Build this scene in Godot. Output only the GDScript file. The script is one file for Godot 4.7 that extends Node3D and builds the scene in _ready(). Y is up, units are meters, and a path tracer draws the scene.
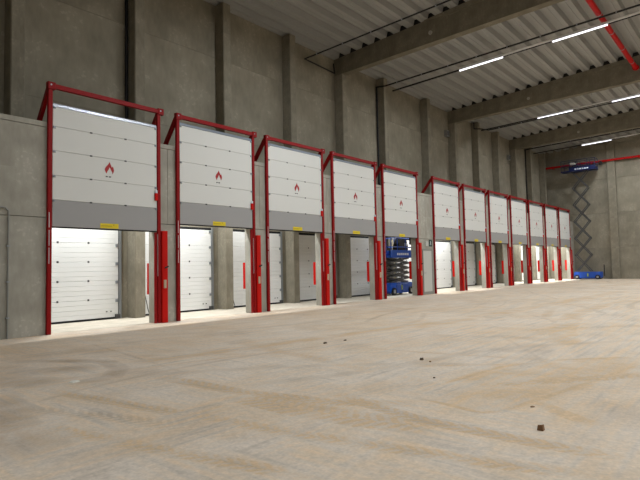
extends Node3D

# World axes: x runs along the door wall, y is up, z points from the door wall into the hall. Metres.
const PITCH := 3.973
const GAP := 5.150
const FIRST := 5.653
const WALL_Z := -2.7          # face of the tall outer wall
const LID_TOP := 5.66
const END_X := 55.35
const ORD := ["first", "second", "third", "fourth", "fifth", "sixth", "seventh", "eighth", "ninth", "tenth"]

const LAMP := 43.0            # energy of one hall strip lamp
const CORRIDOR := 2.8         # scales the corridor lamps

var M := {}
var taken := {}
var door_x := []
var rng := RandomNumberGenerator.new()

# ------------------------------------------------------------------ helpers
func numbered(called: String) -> String:
	var n: int = taken.get(called, 0)
	taken[called] = n + 1
	return called if n == 0 else "%s_%03d" % [called, n]

func tag(o: Node, label: String, category := "", group := "") -> Node:
	o.set_meta("label", label)
	if category: o.set_meta("category", category)
	if group: o.set_meta("group", group)
	return o

func thing(called: String, at: Vector3, label: String, category: String, group := "") -> Node3D:
	var o := Node3D.new()
	o.name = numbered(called)
	add_child(o)
	o.position = at
	tag(o, label, category, group)
	return o

func structure(called: String) -> Node3D:
	var o := Node3D.new()
	o.name = called
	add_child(o)
	o.set_meta("kind", "structure")
	return o

func mb() -> SurfaceTool:
	var st := SurfaceTool.new()
	st.begin(Mesh.PRIMITIVE_TRIANGLES)
	st.set_smooth_group(-1)
	return st

func mesh_of(st: SurfaceTool) -> ArrayMesh:
	st.generate_normals()
	return st.commit()

func put_mesh(m: Mesh, called: String, material: Material, parent: Node3D, at := Vector3.ZERO) -> MeshInstance3D:
	var o := MeshInstance3D.new()
	o.name = called
	o.mesh = m
	o.material_override = material
	o.position = at
	o.cast_shadow = GeometryInstance3D.SHADOW_CASTING_SETTING_ON
	if parent == self:
		o.name = numbered(called)
	parent.add_child(o, true)
	return o

func part(st: SurfaceTool, called: String, material: Material, parent: Node3D, at := Vector3.ZERO) -> MeshInstance3D:
	return put_mesh(mesh_of(st), called, material, parent, at)

func tri(st: SurfaceTool, a: Vector3, b: Vector3, c: Vector3, out: Vector3) -> void:
	if (c - a).cross(b - a).dot(out) < 0.0:
		var t := b
		b = c
		c = t
	st.add_vertex(a)
	st.add_vertex(b)
	st.add_vertex(c)

func quad(st: SurfaceTool, a: Vector3, b: Vector3, c: Vector3, d: Vector3, out: Vector3) -> void:
	tri(st, a, b, c, out)
	tri(st, a, c, d, out)

# convex polygon (2D) swept along an axis from t0 to t1; map: (u, v, t) -> Vector3
func sweep(st: SurfaceTool, poly: Array, t0: float, t1: float, axis: int) -> void:
	var n := poly.size()
	var f := func(p: Vector2, t: float) -> Vector3:
		if axis == 0: return Vector3(t, p.y, p.x)
		if axis == 1: return Vector3(p.x, t, p.y)
		return Vector3(p.x, p.y, t)
	var mid := Vector2.ZERO
	for p in poly: mid += p
	mid /= n
	var c0: Vector3 = f.call(mid, t0)
	var c1: Vector3 = f.call(mid, t1)
	var along := (c1 - c0).normalized()
	for k in n:
		var p: Vector2 = poly[k]
		var q: Vector2 = poly[(k + 1) % n]
		var a: Vector3 = f.call(p, t0)
		var b: Vector3 = f.call(q, t0)
		var c: Vector3 = f.call(q, t1)
		var d: Vector3 = f.call(p, t1)
		quad(st, a, b, c, d, (a + b) * 0.5 - c0)
		tri(st, c0, a, b, -along)
		tri(st, c1, d, c, along)

func bx(st: SurfaceTool, x0: float, x1: float, y0: float, y1: float, z0: float, z1: float) -> void:
	sweep(st, [Vector2(x0, y0), Vector2(x1, y0), Vector2(x1, y1), Vector2(x0, y1)], z0, z1, 2)

# box with its front (+z) edges chamfered
func slab(st: SurfaceTool, x0: float, x1: float, y0: float, y1: float, z0: float, z1: float, c: float) -> void:
	var zc := z1 - c
	bx(st, x0, x1, y0, y1, z0, zc)
	var a := [Vector3(x0, y0, zc), Vector3(x1, y0, zc), Vector3(x1, y1, zc), Vector3(x0, y1, zc)]
	var b := [Vector3(x0 + c, y0 + c, z1), Vector3(x1 - c, y0 + c, z1), Vector3(x1 - c, y1 - c, z1), Vector3(x0 + c, y1 - c, z1)]
	var mid := Vector3((x0 + x1) * 0.5, (y0 + y1) * 0.5, zc)
	for k in 4:
		var j := (k + 1) % 4
		quad(st, a[k], a[j], b[j], b[k], (a[k] + a[j]) * 0.5 - mid + Vector3(0, 0, 0.01))
	quad(st, b[0], b[1], b[2], b[3], Vector3.BACK)

func post(st: SurfaceTool, x0: float, x1: float, y0: float, y1: float, z0: float, z1: float, c := 0.012) -> void:
	sweep(st, [Vector2(x0 + c, z0), Vector2(x1 - c, z0), Vector2(x1, z0 + c), Vector2(x1, z1 - c), Vector2(x1 - c, z1), Vector2(x0 + c, z1), Vector2(x0, z1 - c), Vector2(x0, z0 + c)], y0, y1, 1)

func tube(st: SurfaceTool, a: Vector3, b: Vector3, r: float, n := 8) -> void:
	var d := (b - a).normalized()
	var u := d.cross(Vector3.UP if absf(d.y) < 0.9 else Vector3.RIGHT).normalized()
	var v := d.cross(u)
	for k in n:
		var t0 := TAU * k / n
		var t1 := TAU * (k + 1) / n
		var p := u * cos(t0) + v * sin(t0)
		var q := u * cos(t1) + v * sin(t1)
		quad(st, a + p * r, a + q * r, b + q * r, b + p * r, p + q)
		tri(st, a, a + p * r, a + q * r, -d)
		tri(st, b, b + p * r, b + q * r, d)

# square bar between two points
func bar(st: SurfaceTool, a: Vector3, b: Vector3, w: float, h: float, side := Vector3.RIGHT) -> void:
	var d := (b - a).normalized()
	var u := (side - d * side.dot(d)).normalized() * w * 0.5
	var v := d.cross(u).normalized() * h * 0.5
	var c := [-u - v, u - v, u + v, -u + v]
	for k in 4:
		var p: Vector3 = c[k]
		var q: Vector3 = c[(k + 1) % 4]
		quad(st, a + p, a + q, b + q, b + p, p + q)
	quad(st, a + c[0], a + c[1], a + c[2], a + c[3], -d)
	quad(st, b + c[0], b + c[1], b + c[2], b + c[3], d)

# ------------------------------------------------------------------ materials
func plain(c: Color, rough := 0.6, metal := 0.0, spec := 0.5) -> StandardMaterial3D:
	var m := StandardMaterial3D.new()
	m.albedo_color = c
	m.roughness = rough
	m.metallic = metal
	m.metallic_specular = spec
	return m

func noise_bytes(seed_: int, freq: float, w: int, h: int, octaves := 4, kind := FastNoiseLite.TYPE_SIMPLEX_SMOOTH) -> PackedByteArray:
	var n := FastNoiseLite.new()
	n.seed = seed_
	n.noise_type = kind
	n.frequency = freq
	n.fractal_octaves = octaves
	var im := n.get_image(w, h, false, false, false)
	im.convert(Image.FORMAT_L8)
	return im.get_data()

func concrete_texture(seed_: int, low: Color, high: Color) -> ImageTexture:
	var s := 512
	var a := noise_bytes(seed_, 0.006, s, s)
	var b := noise_bytes(seed_ + 1, 0.05, s, s)
	var c := noise_bytes(seed_ + 2, 0.4, s, s, 2)
	var data := PackedByteArray()
	data.resize(s * s * 3)
	for k in s * s:
		var x := k % s
		# trowel marks stretched along one axis come from reading the mid noise with squeezed rows
		var j: int = ((k / s) / 3) * s + x
		var t := 0.5 + (a[k] - 127) / 255.0 * 1.0 + (b[j] - 127) / 255.0 * 0.4 + (c[k] - 127) / 255.0 * 0.2 + smoothstep(150.0, 190.0, float(b[k])) * smoothstep(120.0, 170.0, float(a[k])) * 0.5
		var col := low.lerp(high, clampf(t, 0.0, 1.0))
		data[k * 3] = int(col.r * 255)
		data[k * 3 + 1] = int(col.g * 255)
		data[k * 3 + 2] = int(col.b * 255)
	return ImageTexture.create_from_image(Image.create_from_data(s, s, false, Image.FORMAT_RGB8, data))

func concrete(t: Texture2D, tint: Color, scale: float, rough := 0.9) -> StandardMaterial3D:
	var m := plain(tint, rough, 0.0, 0.3)
	m.albedo_texture = t
	m.uv1_triplanar = true
	m.uv1_world_triplanar = true
	m.uv1_scale = Vector3.ONE * scale
	return m

const FW := 2048
const FH := 1024
const FX := 32.0      # the floor picture covers 32 m by 16 m
const FZ := 16.0

func stamp(buf: PackedFloat32Array, pts: Array, width: float, strength: float, tread: float) -> void:
	# loose sand dragged along a wheel path, with tread lumps across it
	var c := Curve2D.new()
	for k in pts.size():
		var p: Vector2 = pts[k]
		var before: Vector2 = pts[maxi(k - 1, 0)]
		var after: Vector2 = pts[mini(k + 1, pts.size() - 1)]
		var h := (after - before) / 6.0
		c.add_point(p, -h, h)
	var length := c.get_baked_length()
	var step := 0.011
	var n := int(length / step)
	var last := c.sample_baked(0.0)
	for i in range(1, n):
		var at := i * step
		var p := c.sample_baked(at)
		var dir := (p - last).normalized()
		last = p
		var side := Vector2(-dir.y, dir.x)
		var fade := minf(1.0, minf(at, length - at) / 0.6)
		var m := int(width / 0.011)
		for j in m:
			var v := (j + 0.5) / m * 2.0 - 1.0
			var q := p + side * v * width * 0.5
			var px := int(q.x / FX * FW)
			var py := int(q.y / FZ * FH)
			if px < 0 or py < 0 or px >= FW or py >= FH: continue
			var lump := 1.0
			if tread > 0.0:
				var ph := fposmod(at / tread + absf(v) * 0.9 + (0.5 if v > 0.0 else 0.0), 1.0)
				lump = 1.0 if ph < 0.5 else -0.35
			var edge := 1.0 - v * v * 0.6
			var k := py * FW + px
			var add := strength * fade * edge * lump
			if absf(add) > absf(buf[k]): buf[k] = add

func stretched(seed_: int, w: int, h: int, freq: float) -> PackedByteArray:
	var n := FastNoiseLite.new()
	n.seed = seed_
	n.frequency = freq
	n.fractal_octaves = 4
	var im := n.get_image(w, h, false, false, false)
	im.convert(Image.FORMAT_L8)
	im.resize(FW, FH, Image.INTERPOLATE_CUBIC)
	return im.get_data()

func floor_texture() -> ImageTexture:
	var big := noise_bytes(11, 0.0035, FW, FH, 4)
	var mid := noise_bytes(12, 0.018, FW, FH, 4)
	var fine := noise_bytes(13, 0.16, FW, FH, 3)
	var grain := noise_bytes(14, 0.5, FW, FH, 2)
	var warp := noise_bytes(15, 0.008, FW, FH, 3)
	var buf := PackedFloat32Array()
	buf.resize(FW * FH)
	var T := {
		"A": [Vector2(2.98, 6.79), Vector2(3.26, 8.34), Vector2(3.49, 9.64), Vector2(3.72, 10.92), Vector2(3.92, 11.79), Vector2(4.14, 12.72), Vector2(4.39, 13.52)],
		"B": [Vector2(2.20, 8.15), Vector2(2.43, 9.31), Vector2(2.63, 10.17), Vector2(2.90, 11.25), Vector2(3.06, 11.84)],
		"C": [Vector2(4.53, 5.97), Vector2(5.48, 5.98), Vector2(6.73, 6.20), Vector2(8.20, 6.45), Vector2(10.99, 6.92), Vector2(14.83, 7.56)],
		"D": [Vector2(4.40, 9.05), Vector2(4.38, 10.31), Vector2(4.47, 11.09), Vector2(4.69, 11.90)],
		"E": [Vector2(5.66, 10.98), Vector2(6.36, 11.02), Vector2(8.00, 11.19), Vector2(9.12, 11.75), Vector2(10.12, 12.73)],
		"F": [Vector2(5.62, 11.01), Vector2(5.52, 11.59), Vector2(5.42, 12.00), Vector2(5.69, 12.16), Vector2(6.18, 12.27), Vector2(7.94, 12.61), Vector2(9.43, 12.84)],
		"G": [Vector2(4.86, 8.91), Vector2(5.96, 9.44), Vector2(7.20, 9.87), Vector2(9.07, 10.21), Vector2(10.68, 11.12), Vector2(12.29, 12.39)],
		"I": [Vector2(6.44, 12.06), Vector2(5.95, 12.66), Vector2(5.64, 13.12), Vector2(5.44, 13.48)],
		"J": [Vector2(24.91, 10.36), Vector2(22.11, 9.66), Vector2(17.48, 9.81), Vector2(13.20, 10.63), Vector2(10.84, 11.37)],
		"K": [Vector2(11.24, 7.35), Vector2(14.83, 7.56), Vector2(20.19, 7.88), Vector2(31.9, 8.4)],
		"L": [Vector2(3.49, 3.75), Vector2(4.14, 4.54), Vector2(4.62, 5.26), Vector2(4.44, 6.14), Vector2(3.93, 6.79), Vector2(3.29, 6.58)],
		"N": [Vector2(5.20, 10.07), Vector2(4.81, 11.61), Vector2(4.81, 12.64), Vector2(4.85, 13.58)],
		"O": [Vector2(4.42, 7.10), Vector2(4.51, 9.11), Vector2(4.82, 10.39), Vector2(5.36, 11.29)],
		"Q": [Vector2(11.60, 9.76), Vector2(9.65, 11.09), Vector2(8.12, 12.04), Vector2(7.08, 12.69)],
	}
	# broad sandy wedge between two diverging wheel paths
	for k in 9:
		var f := k / 8.0
		var pts := []
		for j in 5:
			var e: Vector2 = T.E[j]
			var g: Vector2 = [Vector2(5.55, 11.5), Vector2(5.6, 12.1), Vector2(6.3, 12.3), Vector2(7.94, 12.61), Vector2(9.5, 12.85)][j]
			pts.append(e.lerp(g, f))
		stamp(buf, pts, 0.22, 0.22, 0.0)
	stamp(buf, T.A, 0.24, 0.5, 0.13); stamp(buf, T.A, 0.05, -0.4, 0.0)
	stamp(buf, T.B, 0.22, 0.45, 0.13); stamp(buf, T.B, 0.05, -0.35, 0.0)
	stamp(buf, T.C, 0.5, 0.4, 0.0)
	stamp(buf, T.D, 0.55, 0.8, 0.15)
	stamp(buf, T.E, 0.1, 0.55, 0.0); stamp(buf, T.F, 0.09, 0.55, 0.0)
	stamp(buf, T.G, 0.28, -0.2, 0.0)
	stamp(buf, T.I, 0.22, 0.4, 0.0)
	stamp(buf, T.J, 0.6, 0.35, 0.0); stamp(buf, T.K, 0.7, 0.35, 0.0)
	stamp(buf, T.L, 0.35, -0.45, 0.0)
	for q in [[Vector2(2.6, 5.2), Vector2(3.4, 6.6)], [Vector2(2.3, 6.6), Vector2(2.2, 8.2)], [Vector2(2.1, 7.2), Vector2(1.9, 9.6)], [Vector2(3.0, 5.0), Vector2(4.3, 5.8)]]:
		stamp(buf, [q[0], (q[0] + q[1]) * 0.5, q[1]], 0.7, -0.4, 0.0)
	stamp(buf, T.N, 0.25, 0.9, 0.15)
	stamp(buf, T.O, 0.3, 0.8, 0.15)
	stamp(buf, T.Q, 0.10, -0.2, 0.0)
	for k in 4:
		var sh := Vector2(0.28 * k, 0.25 * k)
		var lane := []
		for p in [Vector2(6.6, 11.3), Vector2(7.0, 11.8), Vector2(7.9, 12.3)]: lane.append(p + sh)
		stamp(buf, lane, 0.26, 0.9, 0.15)
	var r := RandomNumberGenerator.new()
	r.seed = 77
	for k in 80:
		# many faint older passes
		var p := Vector2(r.randf_range(1.0, 30.0), r.randf_range(2.0, 15.0))
		var ang := r.randf_range(-0.5, 0.5) + (1.3 if p.x < 9.0 and r.randf() < 0.6 else 0.05)
		var bend := r.randf_range(-0.12, 0.12)
		var pts := []
		for j in 7:
			pts.append(p)
			p += Vector2(cos(ang), sin(ang)) * r.randf_range(0.6, 1.3)
			ang += bend
		stamp(buf, pts, r.randf_range(0.05, 0.32), r.randf_range(-0.35, 0.45), 0.0 if r.randf() < 0.5 else 0.14)
	# brushed streaks: noise stretched along x, and along z for the near passes
	var long_x := stretched(21, FW / 20, FH, 0.11)
	var long_z := stretched(22, FW, FH / 16, 0.11)
	var data := PackedByteArray()
	data.resize(FW * FH * 3)
	var cement := Vector3(0.855, 0.80, 0.735)
	var sand := Vector3(0.80, 0.695, 0.565)
	var soil := Vector3(0.63, 0.55, 0.465)
	for k in FW * FH:
		var wob := (warp[k] - 127) / 255.0
		var m := (mid[k] - 127) / 255.0
		var f := (fine[k] - 127) / 255.0
		var g := (grain[k] - 127) / 255.0
		var px := k % FW
		var near := clampf(1.6 - px / 420.0, 0.0, 1.0)      # passes turn toward the doors at this end
		var str := lerpf((long_x[k] - 127) / 255.0, (long_z[k] - 127) / 255.0, near * clampf(0.6 + wob * 3.0, 0.0, 1.0))
		var s := 0.28 + (big[k] - 127) / 255.0 * 0.8 + m * 0.6 + str * 1.3 + f * 0.12
		var t := buf[k]
		if t != 0.0:
			t *= clampf(0.9 + wob * 1.2 + m * 1.6 + f * 1.6 + str * 1.2, 0.0, 1.6)
		s = clampf(s + maxf(t, 0.0) * 1.3, 0.0, 1.0)
		var d := clampf(-t * 0.9 + maxf(0.0, -wob - 0.10) * 0.9 + maxf(0.0, -str - 0.12) * 0.9, 0.0, 0.8)
		var v := cement.lerp(sand, s).lerp(soil, d)
		v *= 1.0 + f * 0.12 + g * 0.14 + clampf(str, -0.25, 0.25) * 0.22
		data[k * 3] = clampi(int(v.x * 255), 0, 255)
		data[k * 3 + 1] = clampi(int(v.y * 255), 0, 255)
		data[k * 3 + 2] = clampi(int(v.z * 255), 0, 255)
	return ImageTexture.create_from_image(Image.create_from_data(FW, FH, false, Image.FORMAT_RGB8, data))

func make_materials() -> void:
	var ct := concrete_texture(3, Color(0.58, 0.565, 0.52), Color(0.73, 0.715, 0.67))
	M.wall = concrete(ct, Color(0.85, 0.83, 0.79), 0.16)
	M.wall_2 = concrete(ct, Color(0.82, 0.80, 0.76), 0.19)
	M.low_wall = concrete(ct, Color(1.0, 1.0, 1.0), 0.23)
	M.column = concrete(ct, Color(0.80, 0.78, 0.74), 0.35)
	M.beam = concrete(ct, Color(0.73, 0.71, 0.67), 0.3)
	var lt := concrete_texture(9, Color(0.76, 0.72, 0.65), Color(0.87, 0.83, 0.76))
	M.dock_floor = concrete(lt, Color.WHITE, 0.5, 0.7)
	var fm := plain(Color.WHITE, 0.82, 0.0, 0.35)
	fm.albedo_texture = floor_texture()
	M.floor = fm
	M.red = plain(Color(0.55, 0.045, 0.055), 0.45, 0.0, 0.3)
	M.red_bright = plain(Color(0.76, 0.09, 0.06), 0.5, 0.0, 0.25)
	M.red_pipe = plain(Color(0.72, 0.07, 0.08), 0.45, 0.0, 0.25)
	M.leaf_white = plain(Color(0.87, 0.87, 0.85), 0.5)
	M.leaf_grey = plain(Color(0.63, 0.625, 0.62), 0.5)
	M.dock_white = plain(Color(0.87, 0.87, 0.86), 0.45)
	M.foil = plain(Color(0.80, 0.82, 0.86), 0.25, 0.5)
	M.flashing = plain(Color(0.50, 0.53, 0.56), 0.4, 0.4)
	M.zinc = plain(Color(0.60, 0.62, 0.64), 0.4, 0.8)
	M.pale_steel = plain(Color(0.74, 0.68, 0.68), 0.4, 0.2)
	M.black = plain(Color(0.045, 0.045, 0.05), 0.6)
	M.rubber = plain(Color(0.035, 0.035, 0.035), 0.8)
	M.hinge = plain(Color(0.30, 0.30, 0.30), 0.5, 0.4)
	M.yellow = plain(Color(0.88, 0.78, 0.08), 0.5)
	M.yellow_dark = plain(Color(0.74, 0.66, 0.05), 0.5)
	M.flame = plain(Color(0.66, 0.06, 0.07), 0.5)
	M.beige = plain(Color(0.72, 0.66, 0.55), 0.5)
	M.deck = plain(Color(0.60, 0.60, 0.585), 0.6)
	M.grey_pipe = plain(Color(0.52, 0.52, 0.50), 0.5)
	M.door_grey = plain(Color(0.76, 0.76, 0.73), 0.5)
	M.door_frame = plain(Color(0.56, 0.56, 0.53), 0.5)
	M.sign_green = plain(Color(0.03, 0.22, 0.20), 0.5)
	M.sign_white = plain(Color(0.88, 0.90, 0.90), 0.5)
	M.blue = plain(Color(0.06, 0.30, 0.70), 0.4)
	M.navy = plain(Color(0.035, 0.085, 0.27), 0.45)
	M.arm = plain(Color(0.33, 0.33, 0.33), 0.4, 0.3)
	M.decal = plain(Color(0.85, 0.88, 0.92), 0.5)
	M.decal_green = plain(Color(0.62, 0.72, 0.22), 0.5)
	M.rail = plain(Color(0.88, 0.88, 0.88), 0.45)
	M.rail_grey = plain(Color(0.55, 0.55, 0.56), 0.5)
	M.brown = plain(Color(0.50, 0.37, 0.25), 0.9)
	M.dark_chip = plain(Color(0.36, 0.29, 0.22), 0.9)
	M.paper = plain(Color(0.85, 0.83, 0.78), 0.8)
	M.roof = plain(Color(0.4, 0.4, 0.4), 0.9)
	M.lamp = plain(Color(0.95, 0.95, 0.95), 0.4)
	M.lamp.emission_enabled = true
	M.lamp.emission = Color(0.95, 0.96, 1.0)
	M.lamp.emission_energy_multiplier = 2.2

# ------------------------------------------------------------------ where things are
func door_name(i: int) -> String:
	if i < 5:
		return ORD[4 - i] + " fire door from the personnel door, conduit side"
	return ORD[11 - i] + " fire door from the end wall"

func deck_y(z: float) -> float:
	return 12.76 + 0.06 * (z - WALL_Z)

func rail_y(z: float) -> float:
	return 12.17 + 0.027 * z

func column_x(i: int) -> float:
	return door_x[i] + 3.79 if i >= 0 else FIRST - PITCH * -i + 3.79

# ------------------------------------------------------------------ scene
func _ready() -> void:
	rng.seed = 5
	# camera
	var cam := Camera3D.new()
	cam.name = "camera"
	add_child(cam)
	cam.position = Vector3(0.0, 1.6, 14.43)
	cam.rotation = Vector3(deg_to_rad(3.083), deg_to_rad(-49.30), deg_to_rad(-1.206))
	cam.fov = 49.67
	cam.near = 0.05
	cam.far = 300.0
	cam.current = true
	var we := WorldEnvironment.new()
	we.name = "environment"
	var env := Environment.new()
	env.background_mode = Environment.BG_COLOR
	env.background_color = Color.BLACK
	env.tonemap_mode = Environment.TONE_MAPPER_LINEAR
	env.tonemap_exposure = 1.0
	env.sdfgi_enabled = true
	env.ssao_enabled = true
	env.ssil_enabled = true
	we.environment = env
	add_child(we)

	for i in 5: door_x.append(FIRST + PITCH * i)
	for i in 7: door_x.append(FIRST + PITCH * 4 + GAP + PITCH * i)
	make_materials()

	build_floors()
	build_tall_wall()
	build_low_wall()
	build_end_wall()
	build_roof()
	build_lamps()
	build_fire_doors()
	build_dock_doors()
	build_corridor_lamps()
	build_personnel_door()
	build_pipes()
	build_lifts()
	build_small()

func build_floors() -> void:
	var f := structure("floor")
	var st := mb()
	st.set_smooth_group(-1)
	# top face with its own texture coordinates, in metres over the picture's size
	var x0 := -8.0
	var x1 := END_X
	var z0 := -0.1
	var z1 := 45.0
	var c := [Vector3(x0, 0, z0), Vector3(x1, 0, z0), Vector3(x1, 0, z1), Vector3(x0, 0, z1)]
	for k in [0, 1, 2, 0, 2, 3]:
		var v: Vector3 = c[k]
		st.set_uv(Vector2(v.x / FX, v.z / FZ))
		st.add_vertex(v)
	st.set_uv(Vector2.ZERO)
	bx(st, x0, x1, -0.3, -0.002, z0, z1)
	part(st, "floor_slab", M.floor, f)
	var d := mb()
	bx(d, x0, x1, -0.3, 0.004, WALL_Z, -0.105)
	part(d, "dock_floor_strip", M.dock_floor, f)

func wall_panel(w: Node3D, x0: float, x1: float, y0: float, y1: float, z0: float, z1: float, m: Material) -> void:
	var st := mb()
	slab(st, x0, x1, y0, y1, z0, z1, 0.005)
	part(st, "panel", m, w)

func build_tall_wall() -> void:
	var w := structure("wall_left")
	var rows := [0.0, 3.8, 7.15, 10.5, 13.2]
	var edges := []
	for i in range(-3, 12): edges.append(column_x(i))
	for k in range(edges.size() + 1):
		var x0: float = -8.0 if k == 0 else edges[k - 1] + 0.2
		var x1: float = END_X if k == edges.size() else edges[k] + 0.2
		for r in 4:
			wall_panel(w, x0 + 0.002, x1 - 0.002, rows[r] + 0.002, rows[r + 1] - 0.002, WALL_Z - 0.2, WALL_Z, M.wall if (k * 3 + r) % 3 else M.wall_2)
	var back := mb()
	bx(back, -8.2, END_X + 0.3, -0.3, 17.0, WALL_Z - 0.35, WALL_Z - 0.205)
	part(back, "backing", M.wall_2, w)
	for i in range(-2, 12):
		var x := column_x(i)
		var st := mb()
		post(st, 0, 0.40, 0, 12.72 if i % 3 else 11.86, WALL_Z, WALL_Z + 0.55, 0.03)
		var who: String = "behind the " + door_name(i) if i >= 0 else ["two bays before", "one bay before"][i + 2] + " the first conduit column"
		var o := part(st, "concrete_column", M.column, self, Vector3(x, 0.004 , 0))
		tag(o, "tall concrete wall column %s" % who, "column", "wall columns")

func build_low_wall() -> void:
	var w := structure("wall_dock")
	var zf := 0.0
	var zb := -0.30
	# panels either side of each opening
	var spans := [[-8.0, FIRST + 0.12]]
	for i in 12:
		var x0: float = door_x[i] + 3.2
		var x1: float = door_x[i + 1] + 0.12 if i < 11 else END_X
		spans.append([x0, x1])
	for s in spans:
		var x0: float = s[0]
		var x1: float = s[1]
		wall_panel(w, x0, x1, 0.0, 3.085, zb, zf, M.low_wall)
		var cut := [x0, x1]
		if x1 - x0 < 3.0: cut = [x0, x0 + (x1 - x0) * 0.55, x1]
		else: cut = [x0, -1.0, x1] if x0 < 0.0 else [x0, x1]
		for k in cut.size() - 1:
			wall_panel(w, cut[k] + 0.005, cut[k + 1] - 0.005, 3.10, 5.51, zb, zf, M.low_wall)
		wall_panel(w, x0, x1, 5.525, LID_TOP, zb, zf, M.low_wall)
	for i in 12:
		wall_panel(w, door_x[i] + 0.125, door_x[i] + 3.195, 3.17, LID_TOP, zb, zf - 0.02, M.low_wall)
	# slab that covers the dock corridor
	var lid := structure("ceiling_dock")
	var st := mb()
	bx(st, -8.0, END_X, 5.42, LID_TOP - 0.01, WALL_Z + 0.56, zb - 0.004)
	part(st, "slab", M.low_wall, lid)
	var last := -8.0
	for i in range(-2, 13):
		var nx: float = column_x(i) if i < 12 else END_X
		var b := mb()
		bx(b, last, nx - 0.01, 5.42, LID_TOP - 0.01, WALL_Z + 0.01, WALL_Z + 0.556)
		part(b, "slab", M.low_wall, lid)
		last = nx + 0.41

func build_end_wall() -> void:
	var w := structure("wall_end")
	var rows := [0.0, 2.97, 6.27, 9.57, 12.9, 17.0]
	var cols := [WALL_Z, 3.65, 10.0, 16.4, 23.0, 34.0, 45.0]
	for c in cols.size() - 1:
		for r in rows.size() - 1:
			var st := mb()
			sweep(st, [Vector2(cols[c] + 0.005, rows[r] + 0.009), Vector2(cols[c + 1] - 0.005, rows[r] + 0.009), Vector2(cols[c + 1] - 0.005, rows[r + 1] - 0.009), Vector2(cols[c] + 0.005, rows[r + 1] - 0.009)], END_X, END_X + 0.2, 0)
			part(st, "panel", M.wall if (c + r) % 2 else M.wall_2, w)
	var back := mb()
	bx(back, END_X + 0.21, END_X + 0.4, -0.3, 17.0, WALL_Z - 0.3, 45.3)
	part(back, "backing", M.wall_2, w)
	for k in 3:
		var st := mb()
		post(st, END_X - 0.35, END_X, 0, 13.0, 0, 0.68, 0.03)
		var o := part(st, "concrete_column", M.column, self, Vector3(0, 0.002, 3.3 + 6.45 * k))
		tag(o, "concrete column on the end wall, %s from the scissor lift" % ORD[k], "column", "end wall columns")
	for a in [["wall_right", -8.0, END_X, 45.0, 45.3], ["wall_back", -8.3, -8.0, WALL_Z - 0.3, 45.3]]:
		var q := structure(a[0])
		var st := mb()
		bx(st, a[1], a[2], -0.3, 17.0, a[3], a[4])
		part(st, "panel", M.wall, q)

func deck_profile(z0: float, count: int, p: float, lap: bool) -> Array:
	var pts := []
	for k in count:
		var z := z0 + p * k
		for q in [[0.0, 0.0], [0.14, 0.0], [0.155, 0.025], [0.185, 0.025], [0.20, 0.0], [0.36, 0.0], [0.43, 0.25], [p - 0.07, 0.25]]:
			pts.append(Vector2(z + q[0], q[1]))
	if not lap: pts.append(Vector2(z0 + p * count, 0.0))
	return pts

func build_roof() -> void:
	var c := structure("ceiling")
	var beams := [column_x(-3) + 0.2, column_x(0) + 0.2, column_x(3) + 0.2, column_x(6) + 0.2, column_x(9) + 0.2, END_X]
	var bays := [-8.0] + beams
	var p := 0.76
	for b in bays.size() - 1:
		var length: float = bays[b + 1] - bays[b] - 0.008
		var wide := 1 if b >= 2 else 7
		var n := 63
		var made := {}
		var k := 0
		while k < n:
			var cnt := wide if k < 21 else 11
			cnt = mini(cnt, n - k)
			var lap := cnt == 1 and k % 3 == 1      # these leave a dark open side lap
			var key := Vector2i(cnt, 1 if lap else 0)
			if not made.has(key):
				var st := mb()
				var pts := deck_profile(0.0, cnt, p, lap)
				for j in pts.size() - 1:
					var u: Vector2 = pts[j]
					var v: Vector2 = pts[j + 1]
					var uy := u.y + 0.06 * u.x
					var vy := v.y + 0.06 * v.x
					quad(st, Vector3(0, uy, u.x), Vector3(length, uy, u.x), Vector3(length, vy, v.x), Vector3(0, vy, v.x), Vector3(0, -1, 0.001))
				made[key] = mesh_of(st)
			var z := WALL_Z + p * k
			put_mesh(made[key], "deck_sheet", M.deck, c, Vector3(bays[b] + 0.004, deck_y(z), z))
			k += cnt
	var st := mb()
	sweep(st, [Vector2(WALL_Z - 0.3, deck_y(WALL_Z) + 0.30), Vector2(45.3, deck_y(45.3) + 0.30), Vector2(45.3, deck_y(45.3) + 0.55), Vector2(WALL_Z - 0.3, deck_y(WALL_Z) + 0.55)], -8.3, END_X + 0.3, 0)
	part(st, "roof_insulation", M.roof, c)
	# dark foam fillers that close the hollows of the deck above each beam edge
	var fl := mb()
	sweep(fl, [Vector2(0.365, 0.03), Vector2(p + 0.0, 0.055), Vector2(p - 0.07, 0.285), Vector2(0.43, 0.265)], -0.03, 0.0, 0)
	var fm := mesh_of(fl)
	for b in 4:
		for k in (20 if b > 0 else 8):
			for e in [-0.19, 0.22]:
				var z := WALL_Z + p * k
				put_mesh(fm, "deck_filler", M.black, c, Vector3(beams[b + 1] + e, deck_y(z) - 0.02, z))
	for k in 5:
		var s := mb()
		var z0 := WALL_Z + 0.02
		var za := 4.2
		var zb := 45.0
		var h0 := 11.90 + 0.015 * z0
		var hb := 11.90 + 0.015 * zb
		# web and bottom, then a wider head along the middle of the span
		sweep(s, [Vector2(z0, h0), Vector2(zb, hb), Vector2(zb, deck_y(zb) - 0.005), Vector2(z0, deck_y(z0) - 0.005)], -0.20, 0.20, 0)
		var o := part(s, "roof_beam", M.beam, self, Vector3(beams[k], 0, 0))
		sub_beam(o, za, zb)
		tag(o, "deep concrete roof beam, %s from the end wall" % ORD[4 - k], "beam", "roof beams")

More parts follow.
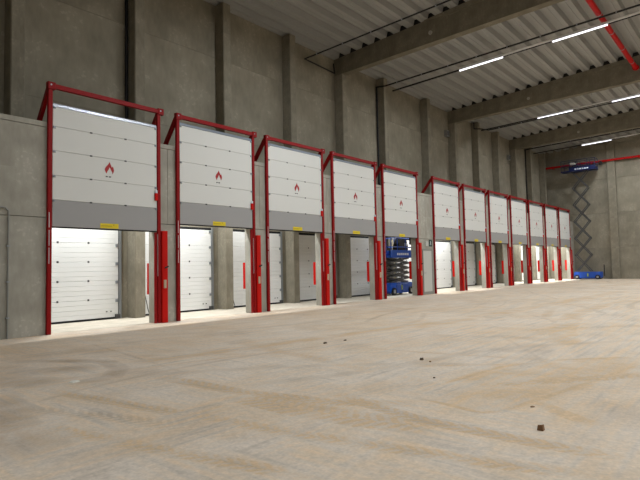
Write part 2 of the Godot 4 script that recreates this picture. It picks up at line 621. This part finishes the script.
func sub_beam(o: Node3D, za: float, zb: float) -> void:
	var s := mb()
	for sx in [-1.0, 1.0]:
		var x0: float = 0.20 if sx > 0 else -0.27
		var x1: float = 0.27 if sx > 0 else -0.20
		sweep(s, [Vector2(za - 1.4, deck_y(za - 1.4) - 0.006), Vector2(za, deck_y(za) - 0.24), Vector2(zb, deck_y(zb) - 0.24), Vector2(zb, deck_y(zb) - 0.006)], x0, x1, 0)
	part(s, "head_flange", M.beam, o)
	for z in [3.1]:
		var q := mb()
		tube(q, Vector3(-0.23, 12.42, z), Vector3(0.23, 12.42, z), 0.10, 12)
		part(q, "hole_plug", M.low_wall, o)

# ------------------------------------------------------------------ hall lamps
func build_lamps() -> void:
	var rails := [1.4, 13.8, 26.2, 38.95, 50.9]
	for r in rails.size():
		var t := thing("lamp_rail", Vector3(rails[r], 0, 0), "pale trunking rail for strip lamps, %s from the end wall" % ORD[4 - r], "lamp rail", "lamp rails")
		var st := mb()
		bar(st, Vector3(0, rail_y(2.2) + 0.085, 2.2), Vector3(0, rail_y(39.0) + 0.085, 39.0), 0.09, 0.07)
		part(st, "trunking", M.rail, t)
		var tail := mb()
		if r > 1: bar(tail, Vector3(0.0, rail_y(-2.1) + 0.01, -2.1), Vector3(0.0, rail_y(2.19) + 0.01, 2.19), 0.075, 0.07)
		bar(tail, Vector3(0.16, rail_y(2.2) + 0.07, 2.2), Vector3(0.16, rail_y(39.0) + 0.07, 39.0), 0.06, 0.05)
		part(tail, "cable_tray", M.black, t)
		for k in 8:
			var z := 1.0 + k * 4.85
			var h := mb()
			tube(h, Vector3(0, rail_y(z) + 0.1, z), Vector3(0, deck_y(z), z), 0.008, 5)
			part(h, "hanger", M.zinc, t)
		for k in range(2 if r == 0 else 0, 8):   # the two lamps closest to the wall are missing on the rail before the first door
			var z := 2.2 + 4.85 * k
			var L := 2.43
			var lamp := thing("strip_lamp", Vector3(rails[r], 0, z), "lit strip lamp, %s from door wall on %s rail from end wall" % [ORD[k], ORD[4 - r]], "lamp", "hall strip lamps")
			var y0 := rail_y(z)
			var y1 := rail_y(z + L)
			var hs := mb()
			bar(hs, Vector3(0, y0 + 0.02, 0), Vector3(0, y1 + 0.02, L), 0.09, 0.035)
			part(hs, "housing", M.rail, lamp)
			var ds := mb()
			bar(ds, Vector3(0, y0 - 0.025, 0.02), Vector3(0, y1 - 0.025, L - 0.02), 0.075, 0.05)
			part(ds, "diffuser", M.lamp, lamp)
			var l := AreaLight3D.new()
			l.name = "lamp_light"
			l.light_color = Color(0.955, 0.98, 1.0)
			l.light_energy = LAMP
			l.area_size = Vector2(0.075, L - 0.04)
			l.area_range = 80.0
			l.shadow_enabled = true
			lamp.add_child(l, true)
			l.position = Vector3(0, (y0 + y1) * 0.5 - 0.056, L * 0.5)
			l.rotation = Vector3(-PI / 2, 0, 0)

# ------------------------------------------------------------------ fire doors
func flame_mesh(h: float) -> ArrayMesh:
	# outer flame outline with the notch at its foot
	var o := PackedVector2Array([Vector2(0, 1.0), Vector2(0.10, 0.80), Vector2(0.17, 0.66), Vector2(0.21, 0.55), Vector2(0.29, 0.66), Vector2(0.36, 0.50), Vector2(0.40, 0.34), Vector2(0.36, 0.16), Vector2(0.26, 0.0), Vector2(0.24, 0.16), Vector2(0.14, 0.32), Vector2(0.02, 0.56), Vector2(-0.08, 0.34), Vector2(-0.18, 0.18), Vector2(-0.24, 0.0), Vector2(-0.36, 0.18), Vector2(-0.40, 0.38), Vector2(-0.30, 0.56), Vector2(-0.16, 0.72), Vector2(-0.06, 0.86)])
	var idx := Geometry2D.triangulate_polygon(o)
	var st := mb()
	for k in range(0, idx.size(), 3):
		var v := []
		for j in 3:
			var q: Vector2 = o[idx[k + j]]
			v.append(Vector3(q.x * h, q.y * h, 0.004))
		tri(st, v[0], v[1], v[2], Vector3.BACK)
	for k in o.size():
		var a := o[k] * h
		var b := o[(k + 1) % o.size()] * h
		quad(st, Vector3(a.x, a.y, 0), Vector3(b.x, b.y, 0), Vector3(b.x, b.y, 0.004), Vector3(a.x, a.y, 0.004), Vector3((a.y - b.y), (b.x - a.x), 0))
	return mesh_of(st)

func make_fire_door(slots: Array, up: float, flashing: Material) -> Node3D:
	var t := Node3D.new()
	t.name = numbered("fire_door")
	add_child(t)
	var st := mb()
	post(st, 0.0, 0.115, 0, 6.6, -0.098, 0.0)
	var lp := part(st, "post", M.red, t)
	for s in slots:
		var q := mb()
		bx(q, 0.028, 0.052, s[0], s[1], 0.0, 0.006)
		part(q, "rail_strip", M.pale_steel, lp)
	st = mb()
	post(st, 3.27, 3.385, 0, 6.6, -0.098, 0.0)
	var rp := part(st, "post", M.red, t)
	st = mb()
	post(st, 3.185, 3.262, 0, 2.80 + up, -0.098, -0.015)
	part(st, "guide_rail", M.red, t)
	st = mb()
	bx(st, 3.262, 3.272, 1.45, 2.75, -0.05, 0.008)
	part(st, "rail_strip", M.pale_steel, rp)
	# lower guard casing
	st = mb()
	post(st, 3.392, 3.60, 0, 2.86, -0.099, 0.045, 0.015)
	var cas := part(st, "guard_casing", M.red_bright, t)
	st = mb()
	slab(st, 3.44, 3.53, 1.07, 1.33, 0.045, 0.075, 0.008)
	part(st, "control_box", M.beige, cas)
	st = mb()
	tube(st, Vector3(3.50, 1.72, 0.045), Vector3(3.50, 1.72, 0.12), 0.018)
	tube(st, Vector3(3.46, 1.70, 0.11), Vector3(3.57, 1.75, 0.11), 0.025)
	part(st, "pull_handle", M.black, cas)
	# top rail with end brackets
	st = mb()
	bar(st, Vector3(0.06, 6.65, -0.045), Vector3(3.34, 6.65, -0.045), 0.12, 0.11, Vector3.UP)
	part(st, "top_rail", M.red, t)
	for x in [0.03, 3.34]:
		st = mb()
		post(st, x - 0.05, x + 0.15, 6.55, 6.74, -0.12, 0.03, 0.01)
		var br := part(st, "bracket", M.red, t)
		st = mb()
		tube(st, Vector3(x + 0.03, 6.66, 0.02), Vector3(x + 0.03, 6.66, 0.04), 0.022)
		part(st, "bolt", M.zinc, br)
		st = mb()
		bar(st, Vector3(x + 0.02, 6.60, -0.10), Vector3(x + 0.02, 5.66, -0.86), 0.09, 0.14)
		part(st, "brace", M.red, t)
	# leaf sections
	var ys := [2.85 + up, 3.57 + up, 4.23 + up, 4.90 + up, 5.56 + up, 6.10 + up]
	for k in 5:
		st = mb()
		slab(st, 0.125, 3.255, ys[k] + 0.003, ys[k + 1] - 0.003, -0.075, -0.022, 0.008)
		var p := part(st, "panel", M.leaf_grey if k == 0 else M.leaf_white, t)
		if k == 0:
			st = mb()
			bx(st, 0.13, 3.25, 2.815 + up, 2.853 + up, -0.068, -0.03)
			part(st, "bottom_seal", M.rubber, p)
			st = mb()
			slab(st, 1.44, 1.99, 2.865 + up, 3.005 + up, -0.022, -0.014, 0.002)
			var sg := part(st, "warning_plate", M.yellow, p)
			st = mb()
			bx(st, 1.46, 1.78, 2.918 + up, 2.948 + up, -0.014, -0.0125)
			bx(st, 1.82, 1.86, 2.945 + up, 2.99 + up, -0.014, -0.0125)
			part(st, "print", M.yellow_dark, sg)
		if k == 2:
			put_mesh(flame_mesh(0.35), "flame_emblem", M.flame, p, Vector3(1.71, 4.455 + up, -0.0218))
			st = mb()
			for q in [[1.60, 1.66], [1.69, 1.76]]: bx(st, q[0], q[1], 4.35 + up, 4.385 + up, -0.022, -0.019)
			part(st, "print", M.hinge, p)
		if k > 0:
			for x in [1.17, 2.21]:
				st = mb()
				slab(st, x - 0.035, x + 0.035, ys[k] - 0.02, ys[k] + 0.02, -0.022, -0.012, 0.004)
				part(st, "hinge", M.hinge, p)
		for x in [0.165, 3.215]:
			st = mb()
			slab(st, x - 0.035, x + 0.035, ys[k + 1] - 0.06, ys[k + 1] + 0.0, -0.022, -0.002, 0.006)
			tube(st, Vector3(x, ys[k + 1] - 0.03, -0.01), Vector3(x, ys[k + 1] - 0.03, 0.015), 0.02)
			part(st, "roller_bracket", M.zinc, p)
	st = mb()
	sweep(st, [Vector2(-0.085, 6.10 + up), Vector2(-0.015, 6.105 + up), Vector2(-0.02, 6.17 + up), Vector2(-0.05, 6.20 + up), Vector2(-0.085, 6.19 + up)], 0.13, 3.25, 0)
	part(st, "top_flashing", flashing, t)
	st = mb()
	slab(st, 3.17, 3.265, 3.80, 4.03, -0.02, 0.035, 0.008)
	var lb := part(st, "release_box", M.red_bright, t)
	st = mb()
	slab(st, 3.18, 3.255, 4.03, 4.12, -0.02, 0.03, 0.008)
	part(st, "release_cap", M.decal, lb)
	return t

func build_fire_doors() -> void:
	var a := [[1.86, 2.28], [2.33, 2.75], [2.82, 3.22]]
	var b := [[0.35, 0.78], [0.85, 1.3], [1.37, 1.80], [1.86, 2.28], [2.33, 2.75], [2.82, 3.22]]
	var p0 := make_fire_door(a, 0.0, M.foil)
	var pa := make_fire_door(a, 0.27, M.flashing)
	var pb := make_fire_door(b, 0.25, M.flashing)
	for i in 12:
		var o := p0
		if i > 0: o = pa if i < 5 else pb
		if i > 1 and i != 5:
			o = o.duplicate()
			o.name = numbered("fire_door")
			add_child(o)
		o.position = Vector3(door_x[i], 0.002, 0.10)
		o.set_meta("kind", "thing")
		tag(o, "raised white sectional door with red frame, " + door_name(i), "fire door", "fire doors")
	# red cabinets on the corridor side of the wall
	for i in 12:
		var o := thing("wall_cabinet", Vector3(door_x[i] + 3.23, 0.88, -0.302), "small red cabinet inside the opening of %s" % door_name(i), "cabinet", "red cabinets")
		var st := mb()
		bx(st, 0, 0.34, 0, 0.98, -0.16, 0)
		part(st, "body", M.red_bright, o)
		st = mb()
		bx(st, 0.01, 0.33, 0.01, 0.97, -0.175, -0.162)
		part(st, "door", M.red_bright, o)

# ------------------------------------------------------------------ dock doors at the back of the corridor
func dock_panel(h: float, w: float) -> ArrayMesh:
	var st := mb()
	var n := 4
	var step := h / n
	for k in n:
		var y0 := step * k
		var y1 := y0 + step
		# shallow V groove at the top of every ribbed band
		sweep(st, [Vector2(0.0, y0), Vector2(0.045, y0 + 0.001), Vector2(0.045, y1 - 0.013), Vector2(0.041, y1 - 0.005), Vector2(0.0, y1)], 0.0, w, 0)
	return mesh_of(st)

func build_dock_doors() -> void:
	var L := 0.32
	var R := 3.42
	var H := 3.22
	var rows := 5
	var ph := (H - 0.06) / rows
	var pm := dock_panel(ph - 0.004, R - L)
	var t := Node3D.new()
	t.name = numbered("dock_door")
	add_child(t)
	for k in rows:
		var p := put_mesh(pm, "panel", M.dock_white, t, Vector3(L, 0.06 + ph * k, 0.02))
		if k > 0:
			for x in [0.10, 1.07, 2.06]:
				var st := mb()
				slab(st, x - 0.032, x + 0.032, -0.032, 0.032, 0.045, 0.055, 0.006)
				part(st, "hinge", M.hinge, p)
		for x in [0.05, R - L - 0.05]:
			var st := mb()
			bx(st, x - 0.05, x + 0.05, ph - 0.12, ph - 0.02, 0.045, 0.075)
			part(st, "roller_bracket", M.zinc, p)
	var st := mb()
	bx(st, L, R, 0.004, 0.07, 0.01, 0.07)
	part(st, "bottom_seal", M.rubber, t)
	for x in [L - 0.12, R + 0.02]:
		st = mb()
		post(st, x, x + 0.10, 0.004, H + 0.1, 0.0, 0.09, 0.01)
		part(st, "guide_rail", M.zinc, t)
	st = mb()
	bx(st, L - 0.1, R + 0.1, H, H + 0.09, 0.0, 0.06)
	part(st, "head_seal", M.rubber, t)
	st = mb()
	bar(st, Vector3(R - 0.44, 0.27, 0.11), Vector3(R - 0.24, 0.27, 0.11), 0.03, 0.03)
	bar(st, Vector3(R - 0.42, 0.18, 0.11), Vector3(R - 0.30, 0.18, 0.11), 0.02, 0.02)
	for x in [R - 0.42, R - 0.27]: bar(st, Vector3(x, 0.27, 0.04), Vector3(x, 0.27, 0.11), 0.03, 0.03, Vector3.UP)
	part(st, "handle", M.rubber, t)
	st = mb()
	bx(st, R - 0.12, R + 0.04, 0.02, 0.16, 0.07, 0.15)
	part(st, "corner_bracket", M.hinge, t)
	# pull rope hanging at the other jamb
	st = mb()
	tube(st, Vector3(L + 0.02, 1.25, 0.10), Vector3(L + 0.22, 0.25, 0.14), 0.014, 6)
	tube(st, Vector3(L + 0.22, 0.25, 0.14), Vector3(L + 0.28, 0.02, 0.16), 0.014, 6)
	part(st, "pull_rope", M.black, t)
	for i in 13:
		var o := t
		if i > 0:
			o = t.duplicate()
			o.name = numbered("dock_door")
			add_child(o)
		var x: float = door_x[i] if i < 12 else door_x[11] + PITCH
		o.position = Vector3(x, 0.004, WALL_Z)
		o.set_meta("kind", "thing")
		tag(o, "white ribbed dock door %s" % ("facing the " + door_name(i) if i < 12 else "in the last bay by the end wall"), "dock door", "dock doors")
	# leave the last one out where the end wall stands
	var last := get_node_or_null("dock_door_012")
	if last: last.free()

func build_corridor_lamps() -> void:
	var at := [[7.2, 7.0], [11.0, 7.0], [14.6, 4.6], [27.2, 8.0], [32.0, 10.0], [45.4, 12.0], [49.2, 13.0], [53.0, 13.0]]
	for k in at.size():
		var t := thing("corridor_lamp", Vector3(at[k][0], 0, -1.25), "tube lamp under the corridor slab, %s from the conduit wall" % ORD[k], "lamp", "corridor lamps")
		var st := mb()
		bx(st, -0.75, 0.75, 5.33, 5.418, -0.08, 0.08)
		part(st, "housing", M.rail, t)
		st = mb()
		bx(st, -0.72, 0.72, 5.29, 5.328, -0.06, 0.06)
		part(st, "diffuser", M.lamp, t)
		var l := AreaLight3D.new()
		l.name = "corridor_light"
		l.area_size = Vector2(1.4, 0.12)
		l.light_color = Color(0.965, 0.985, 1.0)
		l.light_energy = at[k][1] * CORRIDOR
		l.shadow_enabled = true
		l.area_range = 60.0
		t.add_child(l, true)
		l.position = Vector3(0, 5.28, 0)
		l.rotation = Vector3(-PI / 2, 0, 0)

func build_personnel_door() -> void:
	var d := structure("door_1")
	d.position = Vector3(25.42, 0.002, 0.0)
	var st := mb()
	bx(st, 0.0, 0.07, 0, 2.52, 0, 0.035)
	bx(st, 1.02, 1.09, 0, 2.52, 0, 0.035)
	bx(st, 0.07, 1.02, 2.44, 2.52, 0, 0.035)
	part(st, "frame", M.door_frame, d)
	st = mb()
	slab(st, 0.075, 1.015, 0.16, 2.435, 0.0, 0.022, 0.004)
	part(st, "leaf", M.door_grey, d)
	st = mb()
	bx(st, 0.075, 1.015, 0.01, 0.155, 0.0, 0.024)
	part(st, "kick_plate", M.door_frame, d)
	st = mb()
	tube(st, Vector3(0.15, 1.2, 0.02), Vector3(0.15, 1.2, 0.07), 0.012)
	tube(st, Vector3(0.15, 1.2, 0.07), Vector3(0.27, 1.2, 0.07), 0.012)
	part(st, "door_handle", M.zinc, d)
	var s := thing("exit_sign", Vector3(26.20, 2.68, 0.0), "small dark green exit sign above the personnel door", "sign")
	st = mb()
	slab(st, 0, 0.33, 0, 0.38, 0.0, 0.02, 0.004)
	part(st, "plate", M.sign_green, s)
	st = mb()
	# white running figure beside a doorway, reduced to its main strokes
	tube(st, Vector3(0.17, 0.285, 0.02), Vector3(0.17, 0.285, 0.024), 0.03, 10)
	bar(st, Vector3(0.165, 0.25, 0.022), Vector3(0.15, 0.16, 0.022), 0.05, 0.004)
	bar(st, Vector3(0.15, 0.17, 0.022), Vector3(0.20, 0.09, 0.022), 0.03, 0.004)
	bar(st, Vector3(0.15, 0.17, 0.022), Vector3(0.11, 0.09, 0.022), 0.03, 0.004)
	bar(st, Vector3(0.16, 0.24, 0.022), Vector3(0.22, 0.20, 0.022), 0.025, 0.004)
	part(st, "running_figure", M.sign_white, s)
	var w := thing("wall_box", Vector3(25.72, 2.70, 0.0), "small pale box fixed beside the exit sign", "box")
	st = mb()
	slab(st, 0, 0.30, 0, 0.26, 0, 0.07, 0.01)
	part(st, "body", M.door_grey, w)

# ------------------------------------------------------------------ pipes and conduits
func build_pipes() -> void:
	# red sprinkler main along the hall, in lengths between the beams
	var t := thing("sprinkler_main", Vector3(0, 12.77, 9.24), "red sprinkler main pipe running under the roof deck through the beams", "pipe")
	var b := [-8.0, column_x(-3) + 0.2, column_x(0) + 0.2, column_x(3) + 0.2, column_x(6) + 0.2, column_x(9) + 0.2, END_X]
	for k in b.size() - 1:
		var x0: float = b[k] + (0.29 if k else 0.0)
		var x1: float = b[k + 1] - (0.29 if k < b.size() - 2 else 0.0)
		var st := mb()
		tube(st, Vector3(x0, 0, 0), Vector3(x1, 0, 0), 0.12, 12)
		part(st, "pipe_length", M.red_pipe, t)
		for x in [x0 + 0.06, x1 - 0.06]:
			st = mb()
			tube(st, Vector3(x - 0.05, 0, 0), Vector3(x + 0.05, 0, 0), 0.17, 12)
			part(st, "collar", M.red_pipe, t)
		for j in 5:
			var x := lerpf(x0, x1, (j + 0.5) / 5.0)
			st = mb()
			tube(st, Vector3(x - 0.03, 0, 0), Vector3(x + 0.03, 0, 0), 0.135, 12)
			tube(st, Vector3(x, 0.1, 0), Vector3(x, 0.70, 0), 0.008, 5)
			part(st, "hanger", M.zinc, t)
	t = thing("sprinkler_pipe", Vector3(END_X - 0.47, 11.22, 0), "red sprinkler pipe running level across the end wall", "pipe")
	var st := mb()
	tube(st, Vector3(0, 0, WALL_Z + 0.3), Vector3(0, 0.05, 44.5), 0.10, 12)
	part(st, "pipe_length", M.red_pipe, t)
	for z in [-1.5, 2.0, 6.0, 8.5, 14.0]:
		st = mb()
		bar(st, Vector3(0, -0.13, z), Vector3(0.45, -0.13, z), 0.06, 0.06, Vector3.UP)
		tube(st, Vector3(0, 0, z - 0.05), Vector3(0, 0, z + 0.05), 0.13, 12)
		part(st, "bracket", M.red_pipe, t)
	st = mb()
	tube(st, Vector3(-0.02, -0.35, 2.85), Vector3(-0.02, 0.0, 2.85), 0.13, 10)
	part(st, "valve", M.black, t)
	# black cable conduits under the deck, with their drops down the columns
	var runs := [
		["black conduit beside the column behind the %s" % door_name(0), [Vector3(column_x(0) - 0.06, 5.66, -2.62), Vector3(column_x(0) - 0.06, 12.6, -2.62)], 0.055],
		["black conduit from deck to beam, nearest the bare bay of the conduit wall", [Vector3(21.15, 12.45, -2.55), Vector3(21.15, 11.92, -2.5), Vector3(18.7, 11.95, -2.4), Vector3(18.7, 12.25, 12.0)], 0.035],
		["black conduit beside the column behind the %s" % door_name(4), [Vector3(column_x(4) - 0.07, 5.66, -2.62), Vector3(column_x(4) - 0.07, 12.25, -2.62), Vector3(column_x(4) - 0.05, 12.18, -2.0), Vector3(column_x(4) - 0.05, 12.55, 14.0)], 0.045],
		["black conduit hooking down beside the column behind the %s" % door_name(7), [Vector3(38.3, 12.7, -2.4), Vector3(38.3, 12.2, -2.4), Vector3(38.3, 12.1, -1.9), Vector3(38.7, 11.98, -1.4), Vector3(38.8, 12.35, 12.0)], 0.04],
		["black conduit beside the column behind the %s" % door_name(10), [Vector3(column_x(10) - 0.08, 5.66, -2.62), Vector3(column_x(10) - 0.08, 12.5, -2.62), Vector3(column_x(10) - 0.08, 12.8, 8.8)], 0.055],
	]
	for r in runs:
		var o := thing("cable_conduit", Vector3.ZERO, r[0], "conduit", "black conduits")
		var pts: Array = r[1]
		for k in pts.size() - 1:
			st = mb()
			tube(st, pts[k], pts[k + 1], r[2], 8)
			part(st, "conduit_length", M.black, o)
			var n := int((pts[k + 1] - pts[k]).length() / 1.6)
			for j in n:
				if n < 4: break
				var p: Vector3 = (pts[k] as Vector3).lerp(pts[k + 1], (j + 0.5) / n)
				st = mb()
				bx(st, p.x - 0.05, p.x + 0.05, p.y - 0.03, p.y + 0.05, p.z - 0.03, p.z + 0.03)
				part(st, "clip", M.zinc if k > 0 else M.black, o)
	# grey conduit on the low wall
	var g := thing("wall_conduit", Vector3(0, 0, 0.012), "thin grey conduit bent down the bare low wall", "conduit")
	st = mb()
	tube(st, Vector3(-2.0, 3.28, 0.03), Vector3(4.66, 3.28, 0.03), 0.022, 8)
	tube(st, Vector3(4.66, 3.28, 0.03), Vector3(4.74, 3.20, 0.03), 0.022, 8)
	tube(st, Vector3(4.74, 3.20, 0.03), Vector3(4.74, 0.0, 0.03), 0.022, 8)
	part(st, "pipe", M.grey_pipe, g)
	for y in [0.5, 1.4, 2.3]:
		st = mb()
		bx(st, 4.70, 4.78, y, y + 0.03, -0.01, 0.055)
		part(st, "clip", M.zinc, g)
	# junction boxes high on the wall
	for k in 2:
		var x: float = [34.35, 46.15][k]
		var o := thing("junction_box", Vector3(x, 10.85, WALL_Z), "grey box high on the wall below the roof beam %s from the end wall" % ["second", "first"][k], "box", "wall boxes")
		st = mb()
		bx(st, -0.5, -0.1, 0, 0.42, 0.0, 0.22)
		part(st, "body", M.grey_pipe, o)
		st = mb()
		bx(st, -0.46, -0.14, 0.04, 0.38, 0.222, 0.235)
		part(st, "lid", M.hinge, o)

# ------------------------------------------------------------------ scissor lifts (long axis along local x)
func lift(called: String, label: String, length: float, width: float, base_h: float, deck_h: float, stages: int, in_x: float, ext: float, cx: float, main: Material, top: Material) -> Node3D:
	var t := Node3D.new()
	t.name = numbered(called)
	add_child(t)
	tag(t, label, "scissor lift")
	var hx := length * 0.5
	var hz := width * 0.5
	var st := mb()
	sweep(st, [Vector2(-hx, 0.22), Vector2(-hx + 0.12, 0.10), Vector2(hx - 0.12, 0.10), Vector2(hx, 0.22), Vector2(hx, base_h - 0.06), Vector2(hx - 0.05, base_h), Vector2(-hx + 0.05, base_h), Vector2(-hx, base_h - 0.06)], -hz + 0.08, hz - 0.08, 2)
	var ch := part(st, "chassis", main, t)
	for sz in [-1.0, 1.0]:
		st = mb()
		var z0: float = sz * (hz - 0.079)
		slab(st, -hx + 0.55, -0.12, 0.20, base_h - 0.08, minf(z0, z0 + sz * 0.03), maxf(z0, z0 + sz * 0.03), 0.008)
		slab(st, 0.02, hx - 0.55, 0.20, base_h - 0.08, minf(z0, z0 + sz * 0.03), maxf(z0, z0 + sz * 0.03), 0.008)
		part(st, "side_tray", main, ch)
		st = mb()
		bx(st, -0.10, 0.0, 0.28, base_h - 0.14, minf(z0, z0 + sz * 0.034), maxf(z0, z0 + sz * 0.034))
		part(st, "sticker", M.decal_green, ch)
		for sx in [-1.0, 1.0]:
			var wx: float = sx * (hx - 0.26)
			st = mb()
			tube(st, Vector3(wx, 0.21, sz * (hz - 0.13)), Vector3(wx, 0.21, sz * hz), 0.21, 18)
			var wh := part(st, "wheel", M.rubber, t)
			st = mb()
			tube(st, Vector3(wx, 0.21, sz * hz), Vector3(wx, 0.21, sz * (hz + 0.012)), 0.11, 14)
			part(st, "hub", M.rail_grey, wh)
	# scissor stages
	var rise := (deck_h - base_h) / stages
	for k in stages:
		var y0 := base_h + rise * k + 0.02
		var y1 := base_h + rise * (k + 1) - 0.02
		for sz in [-1.0, 1.0]:
			var z: float = sz * (hz - 0.20)
			st = mb()
			bar(st, Vector3(cx - in_x, y0, z), Vector3(cx + in_x, y1, z), 0.06, 0.09, Vector3.BACK)
			part(st, "scissor_arm", M.arm, t)
			st = mb()
			bar(st, Vector3(cx - in_x, y1, z - sz * 0.07), Vector3(cx + in_x, y0, z - sz * 0.07), 0.06, 0.09, Vector3.BACK)
			part(st, "scissor_arm", M.arm, t)
		st = mb()
		tube(st, Vector3(cx, (y0 + y1) * 0.5, -hz + 0.2), Vector3(cx, (y0 + y1) * 0.5, hz - 0.2), 0.035)
		part(st, "pivot", M.arm, t)
		for sx in [-1.0, 1.0]:
			st = mb()
			tube(st, Vector3(cx + sx * in_x, y1 + 0.02, -hz + 0.17), Vector3(cx + sx * in_x, y1 + 0.02, hz - 0.17), 0.04)
			part(st, "pivot", M.arm, t)
	# platform
	var pl := Node3D.new()
	st = mb()
	bx(st, -hx, hx + ext, deck_h, deck_h + 0.12, -hz, hz)
	var deck := part(st, "platform", top, t)
	for sz in [-1.0, 1.0]:
		var z: float = sz * hz
		st = mb()
		bx(st, -hx, hx, deck_h + 0.12, deck_h + 0.42, minf(z, z - sz * 0.03), maxf(z, z - sz * 0.03))
		var tb := part(st, "toe_board", top, deck)
		st = mb()
		for j in 6:
			var x := -0.55 + j * 0.21
			bx(st, x, x + 0.15, deck_h + 0.14, deck_h + 0.26, minf(z, z + sz * 0.004), maxf(z, z + sz * 0.004))
		part(st, "lettering", M.decal, deck)
		for y in [0.6, 1.1]:
			st = mb()
			tube(st, Vector3(-hx, deck_h + y, z - sz * 0.03), Vector3(hx + ext, deck_h + y, z - sz * 0.03), 0.026)
			part(st, "guard_rail", top, t)
		for x in [-hx + 0.03, -hx * 0.4, hx * 0.35, hx - 0.05, hx + ext - 0.03]:
			st = mb()
			tube(st, Vector3(x, deck_h + 0.1, z - sz * 0.03), Vector3(x, deck_h + 1.1, z - sz * 0.03), 0.026)
			part(st, "guard_post", top, t)
	for x in [-hx + 0.03, hx + ext - 0.03]:
		for y in [0.6, 1.1]:
			st = mb()
			tube(st, Vector3(x, deck_h + y, -hz + 0.03), Vector3(x, deck_h + y, hz - 0.03), 0.026)
			part(st, "guard_rail", top, t)
	st = mb()
	slab(st, hx - 0.35, hx - 0.05, deck_h + 0.75, deck_h + 1.15, hz - 0.02, hz + 0.16, 0.02)
	part(st, "control_panel", M.black, t)
	pl.free()
	return t

func build_lifts() -> void:
	# raised lift by the end wall; its long axis runs across the hall
	var a := lift("scissor_lift", "blue scissor lift with arms fully raised before the end wall", 2.3, 1.1, 0.70, 10.35, 6, 0.66, 0.75, 0.32, M.blue, M.navy)
	a.position = Vector3(54.05, 0.002, 1.5)
	a.rotation.y = PI / 2
	var st := mb()
	bx(st, 0.7, 1.1, 11.05, 11.25, -0.3, 0.1)
	part(st, "tool_box", M.paper, a)
	st = mb()
	tube(st, Vector3(-1.3, 0.3, 0.3), Vector3(-1.3, 1.35, 0.3), 0.04)
	part(st, "ladder", M.black, a)
	var b := lift("scissor_lift", "blue scissor lift folded down in the corridor behind the fire door", 2.3, 0.82, 0.68, 2.08, 5, 0.95, 0.0, 0.0, M.blue, M.blue)
	b.position = Vector3(25.25, 0.006, -1.58)
	var q := thing("equipment_bundle", Vector3(25.55, 2.21, -1.58), "black covered bundle standing on the folded scissor lift platform", "bundle")
	st = mb()
	sweep(st, [Vector2(-0.45, 0.0), Vector2(0.62, 0.0), Vector2(0.66, 0.55), Vector2(0.5, 0.95), Vector2(0.1, 1.02), Vector2(-0.22, 0.7)], -0.22, 0.2, 2)
	part(st, "cover", M.black, q)
	st = mb()
	bx(st, 0.28, 0.52, 0.55, 0.72, 0.2, 0.225)
	part(st, "pale_patch", M.decal, q)

func build_small() -> void:
	var bits := [
		["cardboard_scrap", Vector3(5.21, 0, 12.70), 0.046, 0.05, M.brown, "square brown scrap lying alone on the dusty floor", "scrap"],
		["wood_chip", Vector3(7.87, 0, 9.89), 0.045, 0.035, M.dark_chip, "larger dark chip of a close pair on the floor", "chip"],
		["wood_chip", Vector3(7.78, 0, 10.10), 0.028, 0.02, M.brown, "smaller brown chip of a close pair on the floor", "chip"],
		["wood_chip", Vector3(8.44, 0, 7.25), 0.05, 0.03, M.dark_chip, "dark lump on the floor before the second fire door", "chip"],
		["wood_chip", Vector3(9.03, 0, 7.33), 0.045, 0.018, M.dark_chip, "flat dark sliver beside the dark lump on the floor", "chip"],
		["wood_chip", Vector3(6.71, 0, 10.75), 0.022, 0.015, M.dark_chip, "tiny dark crumb between the chip pair and sandy wedge", "chip"],
		["wood_chip", Vector3(5.99, 0, 12.36), 0.035, 0.008, M.brown, "thin splinter near the square brown scrap", "chip"],
		["paper_scrap", Vector3(3.47, 0, 6.61), 0.09, 0.02, M.paper, "small white paper scrap on the brown stained floor", "scrap"],
	]
	for b in bits:
		var st := mb()
		var r: float = b[2]
		var h: float = b[3]
		var n := 7
		if b[0] == "cardboard_scrap": n = 4
		var lo := []
		var up := []
		for k in n:
			var a: float = TAU * (k + 0.5) / n + rng.randf_range(-0.2, 0.2)
			var q := r * (rng.randf_range(0.7, 1.1) if n > 4 else 1.0)
			lo.append(Vector3(cos(a) * q, 0, sin(a) * q * 0.8))
			up.append(Vector3(cos(a) * q * 0.75, h * rng.randf_range(0.7, 1.1), sin(a) * q * 0.6))
		for k in n:
			var j := (k + 1) % n
			quad(st, lo[k], lo[j], up[j], up[k], lo[k] + lo[j])
			tri(st, up[k], up[j], Vector3(0, h, 0), Vector3.UP)
			tri(st, lo[k], lo[j], Vector3.ZERO, Vector3.DOWN)
		var o := part(st, b[0], b[4], self, b[1])
		tag(o, b[5], b[6])
